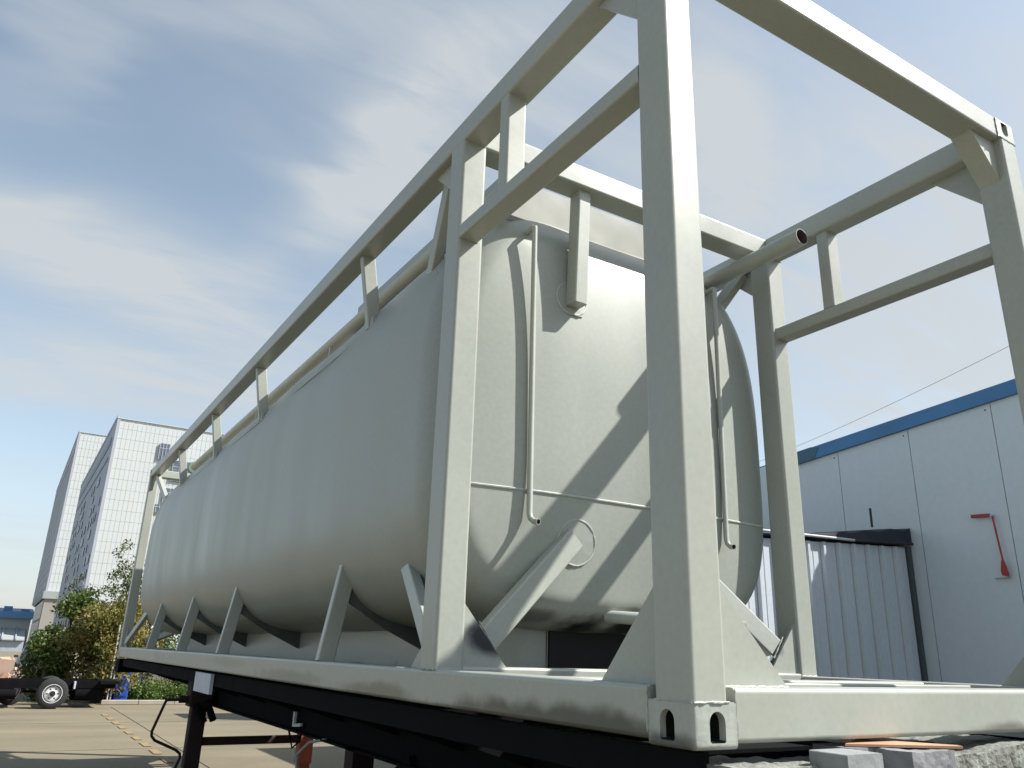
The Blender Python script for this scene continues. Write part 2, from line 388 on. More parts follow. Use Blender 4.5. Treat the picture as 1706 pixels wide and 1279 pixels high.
obj('corner_strip', MB().box(6.93, 6.995, Y - .03, Y + .02, -G, 1.50), m_joint, shed, smooth=0)
obj('side_wall', MB().box(3.95, 3.99, Y, 7.5, -G, 1.2), m_shed, shed, smooth=0)
# felt roof: falls to the left, wavy edge
rb = MB(); nx = 26; top = []; bot = []
for i in range(nx + 1):
    x = 3.85 + (6.99 - 3.85) * i / nx
    zb = shtop(x) + .035 + .012 * math.sin(i * 1.7); zt = zb + max(.015, .17 * (x - 4.9) / 2.1) + random.uniform(-.008, .008)
    bot.append((x, zb)); top.append((x, zt))
v = []; f = []
for (yy) in (Y - .05, 7.6):
    for p in bot: v.append((p[0], yy, p[1]))
    for p in top: v.append((p[0], yy, p[1] + (0.0 if yy < 5 else .25)))
m1 = 2 * (nx + 1)
for i in range(nx):
    f += [(i, i + 1, nx + 2 + i, nx + 1 + i), (m1 + i + 1, m1 + i, m1 + nx + 1 + i, m1 + nx + 2 + i), (nx + 1 + i, nx + 2 + i, m1 + nx + 2 + i, m1 + nx + 1 + i), (i + 1, i, m1 + i, m1 + i + 1)]
obj('felt_roof', MB().add(v, f), m_tar, shed, smooth=0)
obj('gutter', MB().tube([(3.9, Y - .06, 1.421), (5.95, Y - .06, 1.475)], .014, 10), m_alu, shed)
obj('gutter', MB().tube([(5.95, Y - .06, 1.475), (6.98, Y - .06, 1.53)], .016, 10), m_tar, shed)
obj('lead_pipe', MB().box(6.35, 6.365, Y - .02, Y, 1.66, 1.87), m_tar, shed, smooth=0)

# red bent bracket on the wall
rb_ = empty('red_bracket', 'bent red metal bracket hanging on the white workshop wall', 'bracket', (X, 2.85, 1.2))
obj('upper_arm', MB().beam((X - .045, 2.99, 1.748), (X - .045, 2.80, 1.738), .024, .036, .006), m_red, rb_)
obj('long_arm', MB().beam((X - .045, 2.775, 1.73), (X - .055, 2.735, 1.23), .018, .016, .005, upv=(0, 1, 0)), m_red, rb_)
obj('paddle', MB().prism([(2.76, 1.12), (2.70, 1.11), (2.715, 1.21), (2.73, 1.27), (2.745, 1.27), (2.765, 1.17)], 0, X - .075, X - .045), m_red, rb_, smooth=0)
obj('fixing_plate', MB().box(X - .03, X, 2.70, 2.87, 1.10, 1.112), m_plate, rb_, smooth=0)
obj('fixing_plate', MB().box(X - .045, X, 2.775, 2.80, 1.71, 1.745), m_plate, rb_, smooth=0)

# overhead cables beyond the workshop
for (A, B, lab) in (((39.42, 36, 12.7), (28.47, 10, 12.2), 'upper of the two thin overhead cables above the workshop roof'),
                    ((50.6, 36, 13.6), (28.4, 10, 10.94), 'lower of the two thin overhead cables above the workshop roof')):
    pts = []
    for i in range(13):
        t = i / 12; p = Vector(A).lerp(Vector(B), t); p.z -= 4 * t * (1 - t) * .3; pts.append(p)
    tag(obj('overhead_cable', MB().tube(pts, .014, 6), m_wire, at=A), lab, 'cable', 'thin overhead cables over the workshop roof')

# ------------------------------------------------------------------ towers
def tower(name, label, x0, x1, y0, y1, ztop, zbot, rows, cols, win, zband=None):
    t = empty(name, label, 'building', (x0, y0, -G), 'white tower blocks at the left')
    obj('core', MB().box(x0, x1, y0, y1, zbot, ztop - 1), m_tjoint, t, smooth=0)
    # cladding panels of the sunlit front, with open joints
    cw = (x1 - x0) / cols; rh = (ztop - zbot) / rows; c = MB()
    for i in range(cols):
        for j in range(rows):
            a, b = x0 + i * cw, zbot + j * rh
            e_ = .026 * y0 / 200; c.box(a + e_, a + cw - e_, y0 - .05 - random.uniform(0, .03), y0 - .001, b + e_, b + rh - e_)
    o = obj('cladding_panels', c, m_tower, t, smooth=0, kind='stuff')
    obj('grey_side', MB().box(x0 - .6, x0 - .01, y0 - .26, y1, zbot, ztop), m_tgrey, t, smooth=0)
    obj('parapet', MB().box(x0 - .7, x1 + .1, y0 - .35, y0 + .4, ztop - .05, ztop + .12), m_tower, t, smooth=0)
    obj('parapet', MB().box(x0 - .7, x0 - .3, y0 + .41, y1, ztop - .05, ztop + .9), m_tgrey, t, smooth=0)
    return t
H2 = 50.0
t2 = tower('tower_block', 'nearer white tower block with rows of small windows on its grey side', 12.6, 48, 200, 306, H2, -2.24, 22, 36, 1)
obj('window_band', MB().box(11.86, 11.99, 206, 300, H2 - 5.2, H2 - 3.4), m_tband, t2, smooth=0)
obj('window_band', MB().box(11.86, 11.99, 206, 300, H2 - 9.0, H2 - 8.2), m_tband, t2, smooth=0)
random.seed(11)
wmesh = None
for fl in range(11):
    z = H2 - 13 - fl * 3.35
    yy = 203.0
    while yy < 296:
        if random.random() < (.42 if fl > 3 else .28):
            for kk in range(random.choice((1, 1, 2, 3))):
                if wmesh is None:
                    w = obj('window', MB().box(11.80, 11.99, yy, yy + 1.5, z, z + 1.9), m_glass, t2, smooth=0); wmesh = (w, yy, z)
                else:
                    c = wmesh[0].copy(); S.collection.objects.link(c); c.parent = t2; c.location = (0, yy - wmesh[1], z - wmesh[2])
                yy += 2.0
        yy += random.choice((2.2, 4.0, 5.5))
for (a, b, c_, d) in ((22.1, 24.2, 41.5, 45.5), (25.6, 30.0, 36.8, 41.8), (24.6, 28.5, 31.5, 35.0), (22.6, 25.0, 29.0, 31.0)):
    o = obj('window', MB().box(a, b, 199.55, 199.8, c_, d), m_glass, t2, smooth=0)
    nm = 3
    for q in range(nm + 1):
        xx = a + (b - a) * q / nm
        obj('window_mullion', MB().box(xx - .06, xx + .06, 199.45, 199.54, c_, d), m_tgrey, o, smooth=0)
    obj('transom', MB().box(a, b, 199.47, 199.54, c_ + (d - c_) * .68, c_ + (d - c_) * .68 + .15), m_tgrey, o, smooth=0)
kk_ = .7; cp_ = Vector((-1.5771, -1.6573, .2241 + G)); t2.location = cp_ + (t2.location - cp_) * kk_; t2.scale = (kk_, kk_, kk_)
t1 = tower('tower_block', 'farther white tower block at far left standing on a stone podium', 8.8, 40, 312, 455, 70.5, 15.6, 19, 26, 0)
for k in range(16):
    z = 64 - k * 3.1
    obj('floor_band', MB().box(8.12, 8.19, 318, 450, z, z + (1.6 if k == 0 else .25)), m_tband if k == 0 else m_tjoint, t1, smooth=0)
obj('podium', MB().box(8.4, 40, 311.2, 394, -G, 13.2), m_pod, t1, smooth=0)
obj('cornice', MB().box(7.7, 40, 310.6, 400, 13.2, 15.55), m_far, t1, smooth=0)
for k in range(22):
    y0_ = 312 + k * 3.7
    obj('podium_window', MB().box(8.2, 8.39, y0_, y0_ + 3.2, -.5, 6.2), m_glass, t1, smooth=0)
    obj('podium_window', MB().box(8.2, 8.39, y0_, y0_ + 3.2, 6.9, 12.8), m_glass, t1, smooth=0)

# far low building with blue roof
fb = empty('factory_hall', 'long low far factory hall with a blue roof at the left horizon', 'building', (-10, 150, -G))
obj('wall', MB().box(-60, 2, 150, 170, -G, 3.3), m_far, fb, smooth=0)
obj('roof', MB().prism([(149, 3.3), (171, 3.3), (171, 4.0), (160, 5.1), (149, 4.3)], 0, -60.2, 2.2), m_farblue, fb, smooth=0)
for k in range(7):
    obj('roof_vent', MB().box(-14 + k * 2.4, -12.8 + k * 2.4, 150.5, 151.5, 4.3, 4.8 + .3 * (k % 2)), m_farblue, fb, smooth=0)
obj('canopy', MB().prism([(141, .0), (149.9, 1.6), (149.9, 1.75), (141, .15)], 0, -60, 1.5), m_far, fb, smooth=0)
for k in range(24):
    obj('canopy_rib', MB().prism([(140.9, .16), (149.8, 1.76), (149.8, 1.95), (140.9, .35)], 0, -40 + k * 1.75, -39.8 + k * 1.75), m_mull, fb, smooth=0)
obj('canopy_post', MB().box(-60, 1.5, 141.5, 142, -G, -.1), m_mull, fb, smooth=0)

# ------------------------------------------------------------------ plants
def leafcloud(mb_, centres, n, size, seed, flat=1.0):
    rnd = random.Random(seed)
    tot = sum(c[3] * c[3] for c in centres)
    for (cx, cy, cz, r) in centres:
        for _ in range(int(n * r * r / tot)):
            d = Vector((rnd.gauss(0, 1), rnd.gauss(0, 1), rnd.gauss(0, 1) * flat)); d.normalize()
            rad = r * (rnd.random() ** .45) * rnd.uniform(.85, 1.12)
            c = Vector((cx, cy, cz)) + d * rad
            s = size * rnd.uniform(.6, 1.35)
            a = Vector((rnd.gauss(0, 1), rnd.gauss(0, 1), rnd.gauss(0, 1))).normalized(); b = a.orthogonal().normalized()
            b = (Matrix.Rotation(rnd.uniform(0, 6.28), 3, a) @ b); e = a.cross(b)
            mb_.add([c - b * s, c + e * s * .5, c + b * s, c - e * s * .5], [(0, 1, 2, 3)])
    return mb_
def tree(label, cat, x, y, h, spread, m, seed, nleaf, leaf, bark=None, name='leafy_tree', low=.25, clumps=26, sparse=False):
    rnd = random.Random(seed)
    t = empty(name, label, cat, (x, y, -G))
    tk = MB(); tk.tube([(x, y, -G - .02), (x + .02, y, -G + h * .3), (x - .04, y + .03, -G + h * .62), (x + .03, y, -G + h * .9)], .06, 10, radii=[.09, .065, .035, .012])
    cs = []
    for k in range(clumps):
        a = rnd.uniform(0, 6.28); zz = rnd.uniform(low, 1.0)
        prof = math.sin(math.pi * min(1, max(.05, (zz - low * .6) / (1.1 - low * .6)))) ** .6
        rr = spread * prof * rnd.uniform(.35, 1.0)
        c = (x + math.cos(a) * rr, y + math.sin(a) * rr, -G + h * zz * .97)
        if sparse:
            rad = spread * rnd.uniform(.13, .22)
        else: rad = spread * rnd.uniform(.34, .52)
        cs.append((*c, rad))
        tk.tube([(x, y, -G + h * max(.12, zz - .3)), ((x + c[0]) / 2 + rnd.uniform(-.05, .05), (y + c[1]) / 2, -G + h * (zz - .12)), c], .02, 6, radii=[.018, .011, .004])
        if sparse:
            tip = (c[0] + math.cos(a) * rad * 1.3, c[1] + math.sin(a) * rad, c[2] + rad * 1.6)
            tk.tube([c, tip], .01, 5, radii=[.008, .003]); cs.append((*tip, rad * .6))
    obj('trunk', tk, bark or m_bark, t)
    cr = leafcloud(MB(), cs, nleaf, leaf, seed + 5)
    obj('crown', cr, m, t, smooth=0)
    return t
tree('round light green bush left of the russet bush', 'bush', .25, 28.0, 3.05, .85, l_green, 3, 8000, .062, name='green_bush', low=.12)
tree('russet and olive bush in front of the taller tree', 'bush', 1.2, 26.9, 2.75, 1.25, l_russet, 21, 14000, .058, name='russet_bush', low=.1)
tree('tall thin-leaved tree with white limed trunk beside the tank frame', 'tree', 2.62, 29, 4.75, 2.1, l_dark, 9, 12000, .055, bark=m_lime, name='thin_tree', low=.34, clumps=64, sparse=True)
tree('olive bush seen through the frame below the tank end', 'bush', 3.1, 30.5, 3.4, 1.2, l_olive, 33, 9000, .06, name='olive_bush', low=.12)
tree('low dark bush at the left edge of the bush group', 'bush', -.25, 27.2, 2.1, .7, l_green, 14, 5000, .055, name='dark_bush', low=.1)
tree('small pale green bush behind the hedge under the frame', 'bush', 4.2, 28.3, 1.9, 1.2, l_hedge, 41, 7000, .055, name='pale_bush', low=.1)
hd = MB(); rnd = random.Random(5)
hc = [(1.15 + i * .3 + rnd.uniform(-.1, .1), 26.2 + rnd.uniform(-.18, .35), -1.22 + rnd.uniform(-.03, .12) - (.14 if i < 2 else 0), .31) for i in range(34)]
leafcloud(hd, hc, 26000, .038, 77)
tag(obj('hedge', hd, l_hedge, at=(1.2, 26.2, -G), smooth=0), 'low clipped green hedge behind the pale kerb', 'hedge')

bx = empty('blue_cabinet', 'blue metal cabinet standing in the left end of the hedge', 'cabinet', (1.78, 25.95, -G))
obj('body', MB().beam((1.78, 26.05, -G), (1.78, 26.05, -.60), .38, .34, .02, upv=(0, 1, 0)), m_bluebox, bx)
obj('door', MB().box(1.62, 1.94, 25.865, 25.877, -1.3, -.66), m_bluebox, bx, smooth=0)
m_poles = mat('galvanised_pole', (.42, .43, .43), .5)
for i, (px, py) in enumerate(((1.41, 25.70), (1.50, 25.78))):
    o = obj('white_pole', MB().tube([(px, py, -G), (px, py, .72)], .022, 8), m_poles, at=(px, py, -G))
    tag(o, ('left' if i == 0 else 'right') + ' one of the two thin white poles beside the far frame corner', 'pole', 'thin white poles by the hedge')

# ------------------------------------------------------------------ truck chassis in the yard
tk = empty('truck_chassis', 'bare black truck chassis with white wheel rims parked by the bushes', 'truck', (-.12, 24.9, -G))
obj('frame_rail', MB().box(-5, 1.42, 24.25, 24.33, -1.0, -.80), m_black, tk, smooth=0)
obj('frame_rail', MB().box(-5, 1.42, 25.35, 25.43, -1.0, -.80), m_black, tk, smooth=0)
for k in range(7): obj('cross_member', MB().box(-4.4 + k * .92, -4.3 + k * .92, 24.33, 25.35, -.97, -.84), m_black, tk, smooth=0)
obj('fuel_tank', MB().tube([(.45, 24.42, -1.13), (1.15, 24.42, -1.13)], .19, 16), m_black, tk)
obj('battery_box', MB().box(.38, 1.0, 24.6, 25.2, -1.32, -.99), m_black, tk, smooth=0)
obj('tool_box', MB().box(-2.9, -1.0, 24.5, 25.2, -1.30, -.99), m_black, tk, smooth=0)
obj('air_tank', MB().tube([(-1.75, 24.3, -1.15), (-.95, 24.3, -1.15)], .13, 12), m_black, tk)
obj('axle', MB().tube([(-.12, 24.1, -1.13), (-.12, 25.8, -1.13)], .07, 10), m_black, tk)
obj('axle', MB().tube([(-1.05, 24.6, -1.13), (-1.05, 25.8, -1.13)], .07, 10), m_black, tk)
obj('leaf_spring', MB().box(-.8, .55, 24.36, 24.43, -1.12, -1.06), m_black, tk, smooth=0)
obj('rear_crossbar', MB().box(1.0, 1.46, 23.95, 25.7, -.88, -.80), m_black, tk, smooth=0)
obj('mudguard_bracket', MB().box(.36, .40, 23.95, 24.25, -1.0, -.82), m_plate, tk, smooth=0)
def wheel(parent, x, y, z, r, face, wd=.22):
    w = MB().lathe([(r * .52, -wd * .5), (r * .6, -wd * .52), (r * .88, -wd * .5), (r * .98, -wd * .38), (r, 0), (r * .98, wd * .38), (r * .88, wd * .5), (r * .6, wd * .52), (r * .52, wd * .5)], (x, y, z), seg=36)
    o = obj('wheel', w, m_tyre, parent)
    rim = MB().lathe([(r * .62, -wd * .50), (r * .62, -wd * .54), (r * .58, -wd * .54), (r * .55, -wd * .30), (r * .50, -wd * .22), (r * .42, -wd * .36), (r * .28, -wd * .38), (r * .22, -wd * .36), (r * .2, -wd * .5), (0, -wd * .5)], (x, y, z), seg=36)
    obj('rim', rim, m_rim, o)
    hub = MB().lathe([(r * .19, -wd * .50), (r * .18, -wd * .62), (0, -wd * .64)], (x, y, z), seg=20); obj('hub', hub, m_dark, o)
    for k in range(6):
        a = k * math.pi / 3
        obj('hand_hole', MB().lathe([(r * .055, -wd * .375), (r * .055, -wd * .39), (0, -wd * .39)], (x + math.cos(a) * r * .335, y, z + math.sin(a) * r * .335), seg=8), m_dark, o)
    return o
wheel(tk, -.12, 24.0, -1.12, .38, -1); wheel(tk, -.12, 24.25, -1.12, .38, -1)
wheel(tk, -1.05, 25.55, -1.14, .36, -1); wheel(tk, -.12, 25.75, -1.12, .38, -1)
wheel(tk, -4.2, 24.0, -1.12, .38, -1)

# ------------------------------------------------------------------ dark car and scrap heap at the far left
car = empty('parked_car', 'dark car parked behind the scrap heap at far left', 'car', (.1, 45, -G))
cx = .2
body = MB(); pr = [(43.2, -1.25), (43.1, -.95), (43.3, -.75), (44.2, -.62), (46.9, -.58), (47.4, -.7), (47.5, -1.25)]
body.prism(pr, 0, cx - .88, cx + .88); obj('body', body, m_carbody, car, smooth=40)
cab = MB(); cab.add([(cx - .80, 44.1, -.64), (cx + .80, 44.1, -.64), (cx + .62, 44.9, .04), (cx - .62, 44.9, .04), (cx - .80, 47.1, -.60), (cx + .80, 47.1, -.60), (cx + .62, 46.4, .02), (cx - .62, 46.4, .02)],
    [(0, 1, 2, 3), (5, 4, 7, 6), (3, 2, 6, 7), (0, 3, 7, 4), (1, 5, 6, 2), (0, 4, 5, 1)])
obj('cabin', cab, m_carglass, car, smooth=0)
obj('roof', MB().beam((cx, 44.85, .07), (cx, 46.45, .05), 1.34, .07, .03), m_carbody, car)
for s_ in (-1, 1):
    obj('roof_pillar', MB().beam((cx + s_ * .80, 44.1, -.62), (cx + s_ * .63, 44.9, .05), .05, .05, .01), m_carbody, car)
    obj('headlight', MB().box(cx + s_ * .62 - .16, cx + s_ * .62 + .16, 43.06, 43.14, -.98, -.84), m_white, car, smooth=0)
    obj('wing_mirror', MB().box(cx + s_ * .98 - .09, cx + s_ * .98 + .09, 44.4, 44.5, -.60, -.48), m_carbody, car, smooth=0)
    for yy in (43.9, 46.7):
        obj('wheel', MB().lathe([(0, -.1), (.31, -.1), (.33, 0), (.31, .1), (0, .1)], (cx + s_ * .82, yy, -1.17), axis=0, seg=20), m_tyre, car)
heap = MB(); rnd = random.Random(12)
def chunk(mb_, c, dims, rot, mi=0):
    m_ = Matrix.Rotation(rot[0], 3, 'X') @ Matrix.Rotation(rot[1], 3, 'Y') @ Matrix.Rotation(rot[2], 3, 'Z')
    v = [Vector(c) + m_ @ Vector((a * dims[0], b * dims[1], d * dims[2])) * rnd.uniform(.85, 1.1) for a in (-.5, .5) for b in (-.5, .5) for d in (-.5, .5)]
    mb_.add(v, [(0, 1, 3, 2), (4, 6, 7, 5), (0, 4, 5, 1), (2, 3, 7, 6), (0, 2, 6, 4), (1, 5, 7, 3)], mi)
for k in range(420):
    x = rnd.uniform(-4.5, 2.0); y = rnd.uniform(31.5, 35)
    hh = max(.1, .75 - .22 * abs(x + 2.2)) * (1 - abs(y - 33.2) / 2.6) + .25
    z = -G + rnd.uniform(0, hh)
    big = rnd.random() < .25
    chunk(heap, (x, y, z), (rnd.uniform(.15, .55) * (1.3 if big else 1), rnd.uniform(.1, .35), rnd.uniform(.03, .14)), [rnd.uniform(0, 3) for _ in range(3)], rnd.randrange(2))
tag(obj('scrap_heap', heap, [m_debris, m_wood], at=(-1, 33, -G), smooth=0, kind='stuff'), 'heap of broken reddish boards and rubble at the far left', 'rubble')
for i, (c, dm, ro, mm, lab) in enumerate((((-1.42, 31.3, -.85), (.55, .22, 1.0), (.2, .25, .4), m_wood, 'large pale pink slab standing upright on the scrap heap'),
                                          ((-.62, 31.2, -1.0), (.85, .3, .42), (.1, -.3, .5), m_debris, 'broad light rubble slab lying right of the upright pink slab'))):
    q = MB(); chunk(q, c, dm, ro); tag(obj('broken_slab', q, mm, at=(c[0], c[1], -G), smooth=0), lab, 'slab')
wk = MB(); wk.tube([(.16, 31, -G), (.14, 31, -.95)], .06, 8); wk.tube([(.14, 31, -.95), (.12, 31, -.62)], .09, 8, radii=[.08, .1])
tag(obj('wooden_post', wk, m_bark, at=(.15, 31, -G)), 'short dark post standing between the rubble slabs', 'post')

# ================================================================== TANK CONTAINER
TC = empty('tank_container', 'grey painted tank container in an open box frame on a black trailer', 'tank container', (0, 0, 0))
def both(fn):
    fn(lambda x: x); fn(lambda x: W - x)
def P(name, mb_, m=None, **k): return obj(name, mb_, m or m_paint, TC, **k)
bw, bd = .134, .153; bz = .0125; rtp = .1546; tb = .137; tdx = .137
# tank: flattened round section, dished ends
cxT, czT, aT = 1.232, 1.50, 1.190
def bn(s_): return (1.30, 2.9) if s_ > 0 else (1.155, 4.2)
def sec(th, k=1.0):
    c, s_ = math.cos(th), math.sin(th)
    bT, nT = bn(s_)
    r = (abs(c) ** nT + abs(s_) ** nT) ** (-1 / nT)
    return cxT + aT * k * r * c, czT + bT * k * r * s_
def kn(k):            # distance of the head surface in front of the shell end plane
    base_ = 1.645 + .095 * k * k
    if k > .86: base_ += .24 * (1 - math.sqrt(max(0, 1 - ((k - .86) / .14) ** 2)))
    return base_
def lean(k, z): return 1.9 * max(0, z - 2.4) ** 2 * min(1, max(0, (1 - k) / .13))   # the head leans back towards its crown
def headk(x, z):
    bT, nT = bn(z - czT)
    return ((abs(x - cxT) / aT) ** nT + (abs(z - czT) / bT) ** nT) ** (1 / nT)
def heady(x, z): k = headk(x, z); return kn(k) + lean(k, z)
Y0, Y1 = kn(1.0), 11.45
NS = 160
def rings(lst):
    mb_ = MB(); v = []
    for (k, y) in lst:
        for i in range(NS):
            x, z = sec(2 * math.pi * i / NS, k); v.append((x, y + (lean(k, z) if y < 5 else -lean(k, z)), z))
    f = [(j * NS + i, j * NS + (i + 1) % NS, (j + 1) * NS + (i + 1) % NS, (j + 1) * NS + i) for j in range(len(lst) - 1) for i in range(NS)]
    return mb_.add(v, f)
# slightly dented rolled plates of the shell
sh = MB(); ys = [Y0 + (Y1 - Y0) * i / 60 for i in range(61)]; v = []
for y in ys:
    for i in range(NS):
        th = 2 * math.pi * i / NS; x, z = sec(th)
        d = noise.noise(Vector((y * .55, th * 1.2, 3.1))) * .016 + noise.noise(Vector((y * 1.6, th * 2.4, 7.7))) * .007
        edge = min(1, (y - Y0) / .4, (Y1 - y) / .4); d *= edge
        q = ((y - Y0 + .975) % 1.95) - .975
        if y > Y0 + .8: d -= .004 * math.exp(-(q / .16) ** 2)
        v.append((x + math.cos(th) * d, y, z + math.sin(th) * d))
sh.add(v, [(j * NS + i, j * NS + (i + 1) % NS, (j + 1) * NS + (i + 1) % NS, (j + 1) * NS + i) for j in range(60) for i in range(NS)])
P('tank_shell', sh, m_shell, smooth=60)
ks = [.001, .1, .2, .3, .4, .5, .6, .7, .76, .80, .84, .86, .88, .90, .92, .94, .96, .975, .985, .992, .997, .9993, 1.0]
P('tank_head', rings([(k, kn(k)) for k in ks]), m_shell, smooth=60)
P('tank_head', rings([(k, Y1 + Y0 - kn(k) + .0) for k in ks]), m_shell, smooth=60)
# weld lines
sl = MB(); nn = 48; sl.tube([(cxT + (-1.06 + 2.12 * i / nn), heady(cxT - 1.06 + 2.12 * i / nn, 1.008) - .001, 1.008) for i in range(nn + 1)], .0065, 6)
P('weld_seam', sl, m_pale)
for th in (148, 32):
    x, z = sec(R(th), 1.0); P('weld_seam', MB().tube([(x, Y0 + .05, z), (x, Y1, z)], .004, 6), m_shell)
m_tray = mat('tray_paint', (.235, .245, .215), .7, var=.05, scale=3)
P('spill_tray_front', MB().prism([(1.822, 2.60), (1.862, 2.915), (1.870, 2.915), (1.830, 2.60)], 0, .43, W - .50), m_tray, smooth=0)
P('spill_tray_side', MB().box(.43, .438, 1.872, 4.2, 2.60, 2.915), m_shell, smooth=0)
P('spill_tray_side', MB().box(W - .508, W - .50, 1.872, 4.2, 2.60, 2.915), m_shell, smooth=0)


m_cast = mat('casting_paint', (.35, .372, .335), .42, var=.08, scale=12, bump=.002, bscale=35, fine=60, blobs=[((0, .1, .0), (.02, .14, .05), (.05, .05, .05), .85)])
m_saddle = mat('dark_saddle_plate', (.075, .09, .085), .6, var=.35, scale=6)  # saddle plates in a darker, mottled colour
def frame(m):
    s = 1 if m(0) == 0 else -1
    def bx(x0, x1, *a): q = MB(); q.box(min(m(x0), m(x1)), max(m(x0), m(x1)), *a); return q
    # four corner posts, two portal posts
    for (y0, y1, w_) in ((.003, bd, bw), (L - bd, L - .003, bw)):
        P('corner_post', MB().beam((m(w_ / 2 + .002), (y0 + y1) / 2, .116), (m(w_ / 2 + .002), (y0 + y1) / 2, H - .116), w_, y1 - y0, .014, upv=(0, 1, 0)))
    P('portal_post', MB().beam((m(.0715), P2 + .075, rtp - .002), (m(.0715), P2 + .075, H - tb + .002), .139, .15, .013, upv=(0, 1, 0)))
    # side rails
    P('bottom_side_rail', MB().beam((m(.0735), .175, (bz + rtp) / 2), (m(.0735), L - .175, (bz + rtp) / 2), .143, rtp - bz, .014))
    P('top_side_rail', MB().beam((m(.070), .175, H - tb / 2), (m(.070), L - .175, H - tb / 2), .136, tb, .016))
    # guard rail of the front bay and its short post
    P('guard_rail', MB().beam((m(.056), bd - .003, 2.24), (m(.056), P2 + .003, 2.24), .108, .078, .011))
    P('guard_post', MB().beam((m(.058), 1.129, 2.277), (m(.058), 1.129, H - tb + .002), .104, .079, .01, upv=(0, 1, 0)))
    # gussets
    P('gusset', MB().prism([(m(.13), rtp - .001), (m(.46), rtp - .001), (m(.13), .50)] if s > 0 else [(m(.13), rtp - .001), (m(.13), .50), (m(.46), rtp - .001)], 1, .075, .087), m_gus, smooth=0)
    P('gusset', MB().prism([(bd - .004, rtp), (.47, rtp), (bd - .004, .50)], 0, m(.065), m(.077)), m_gus, smooth=0)
    P('gusset', MB().prism([(m(.138), rtp - .001), (m(.38), rtp - .001), (m(.138), .44)], 1, P2 + .02, P2 + .032), m_gus, smooth=0)
    P('gusset', MB().prism([(P2 + .148, rtp), (P2 + .36, rtp), (P2 + .148, .34)], 0, m(.060), m(.072)), m_gus, smooth=0)
    P('gusset', MB().prism([(m(.13), H - .124), (m(.34), H - .124), (m(.13), H - .36)], 1, .045, .148), m_gus, smooth=0)
    P('gusset', MB().prism([(bd - .004, H - tb + .001), (.43, H - tb + .001), (bd - .004, H - .43)], 0, m(.04), m(.06)), m_gus, smooth=0)
    P('gusset', MB().prism([(P2 + .146, H - tb + .001), (P2 + .42, H - tb + .001), (P2 + .146, H - .38)], 0, m(.05), m(.066)), m_gus, smooth=0)
    P('gusset', MB().prism([(L - bd + .004, H - tb + .001), (L - .36, H - tb + .001), (L - bd + .004, H - .36)], 0, m(.05), m(.066)), m_gus, smooth=0)
    P('gusset', MB().prism([(L - bd + .004, rtp), (L - .42, rtp), (L - bd + .004, .42)], 0, m(.05), m(.062)), m_gus, smooth=0)
    # upper braces: rail -> shell
    for y in (3.1, 5.87, 7.85, 9.98):
        P('upper_brace', MB().beam((m(.085), y, H - tb + .004), (m(.175), y, 2.28), .095, .055, .008, upv=(0, 1, 0)))
        x, z = .2, 2.3
        P('brace_pad', MB().beam((m(.145), y - .085, 2.25), (m(.145), y + .085, 2.25), .02, .2, .008), m_shell)
    P('upper_brace', MB().beam((m(.085), 1.80, H - tb + .004), (m(.21), 2.30, 2.28), .09, .06, .008, upv=(1, 0, 0), hollow=.006))
    P('upper_brace', MB().beam((m(.085), L - .32, H - tb + .004), (m(.21), 11.3, 2.20), .09, .06, .008, upv=(1, 0, 0)))
    # lower braces: bottom rail -> shell, saddle plates inside them
    for y in (3.08, 5.72, 7.62, 9.72):
        P('lower_brace', MB().beam((m(.055), y, rtp - .004), (m(.150), y + .01, .70), .10, .055, .007, upv=(0, 1, 0)))
        arc = []
        for i in range(9):
            th = R(218 + 32 * i / 8); x, z = sec(th, .998); arc.append((m(x), z))
        pl = [(m(.115), .52)] + arc + [(m(.80), .20), (m(.70), .22), (m(.42), .345)]
        P('saddle_plate', MB().prism(pl, 1, y + .0, y + .010), m_saddle, smooth=0)
    P('lower_brace', MB().beam((m(.06), 1.70, .26), (m(.19), 2.36, .74), .09, .055, .007, upv=(1, 0, 0)))
    P('lower_brace', MB().beam((m(.06), L - .30, .22), (m(.18), 11.15, .68), .09, .055, .007, upv=(1, 0, 0)))
    P('inner_brace', MB().beam((m(.35), L - .20, .24), (m(.85), 11.6, .50), .09, .055, .007, upv=(1, 0, 0)))
    # front diagonal braces against the head
    hx, hz = .815, (.79 if s > 0 else .72)
    P('front_brace', MB().beam((m(.24 if s > 0 else .385), P2 + (.075 if s > 0 else -.02), .235 if s > 0 else .295), (m(hx), heady(hx, hz) - .01, hz), .07, .115, .009, upv=(-s * .7, 0, .7), hollow=.006))
    P('front_brace', MB().beam((m(.825), P2 + .088, H - .136), (m(.80), heady(.8, 2.08) - .043, 2.075), .085, .095, .009, upv=(0, 1, 0)))
    # doubler discs under the braces, with their weld bead
    for (px, pz, rr) in ((.845, .775, .115), (.80, 2.13, .10)):
        pts = [(m(px + rr * math.cos(a)), heady(px + rr * math.cos(a), pz + rr * math.sin(a)) - .003 + random.uniform(-.001, .001), pz + rr * math.sin(a)) for a in [2 * math.pi * k / 40 for k in range(41)]]
        pad = P('brace_disc', MB().add([(m(px), heady(px, pz) - .006, pz)] + [(p[0], p[1] - .001, p[2]) for p in pts[:-1]], [(0, 1 + k, 1 + (k + 1) % 40) for k in range(40)]), m_shell, smooth=60)
        wb = MB(); wb.tube(pts, .004, 6, caps=False, radii=[.0035 + random.uniform(-.001, .0022) for _ in pts])
        obj('weld_bead', wb, m_pale, pad)
    # drain pipes on the head
    x0 = .528; yy = heady(x0, 1.6) + .0
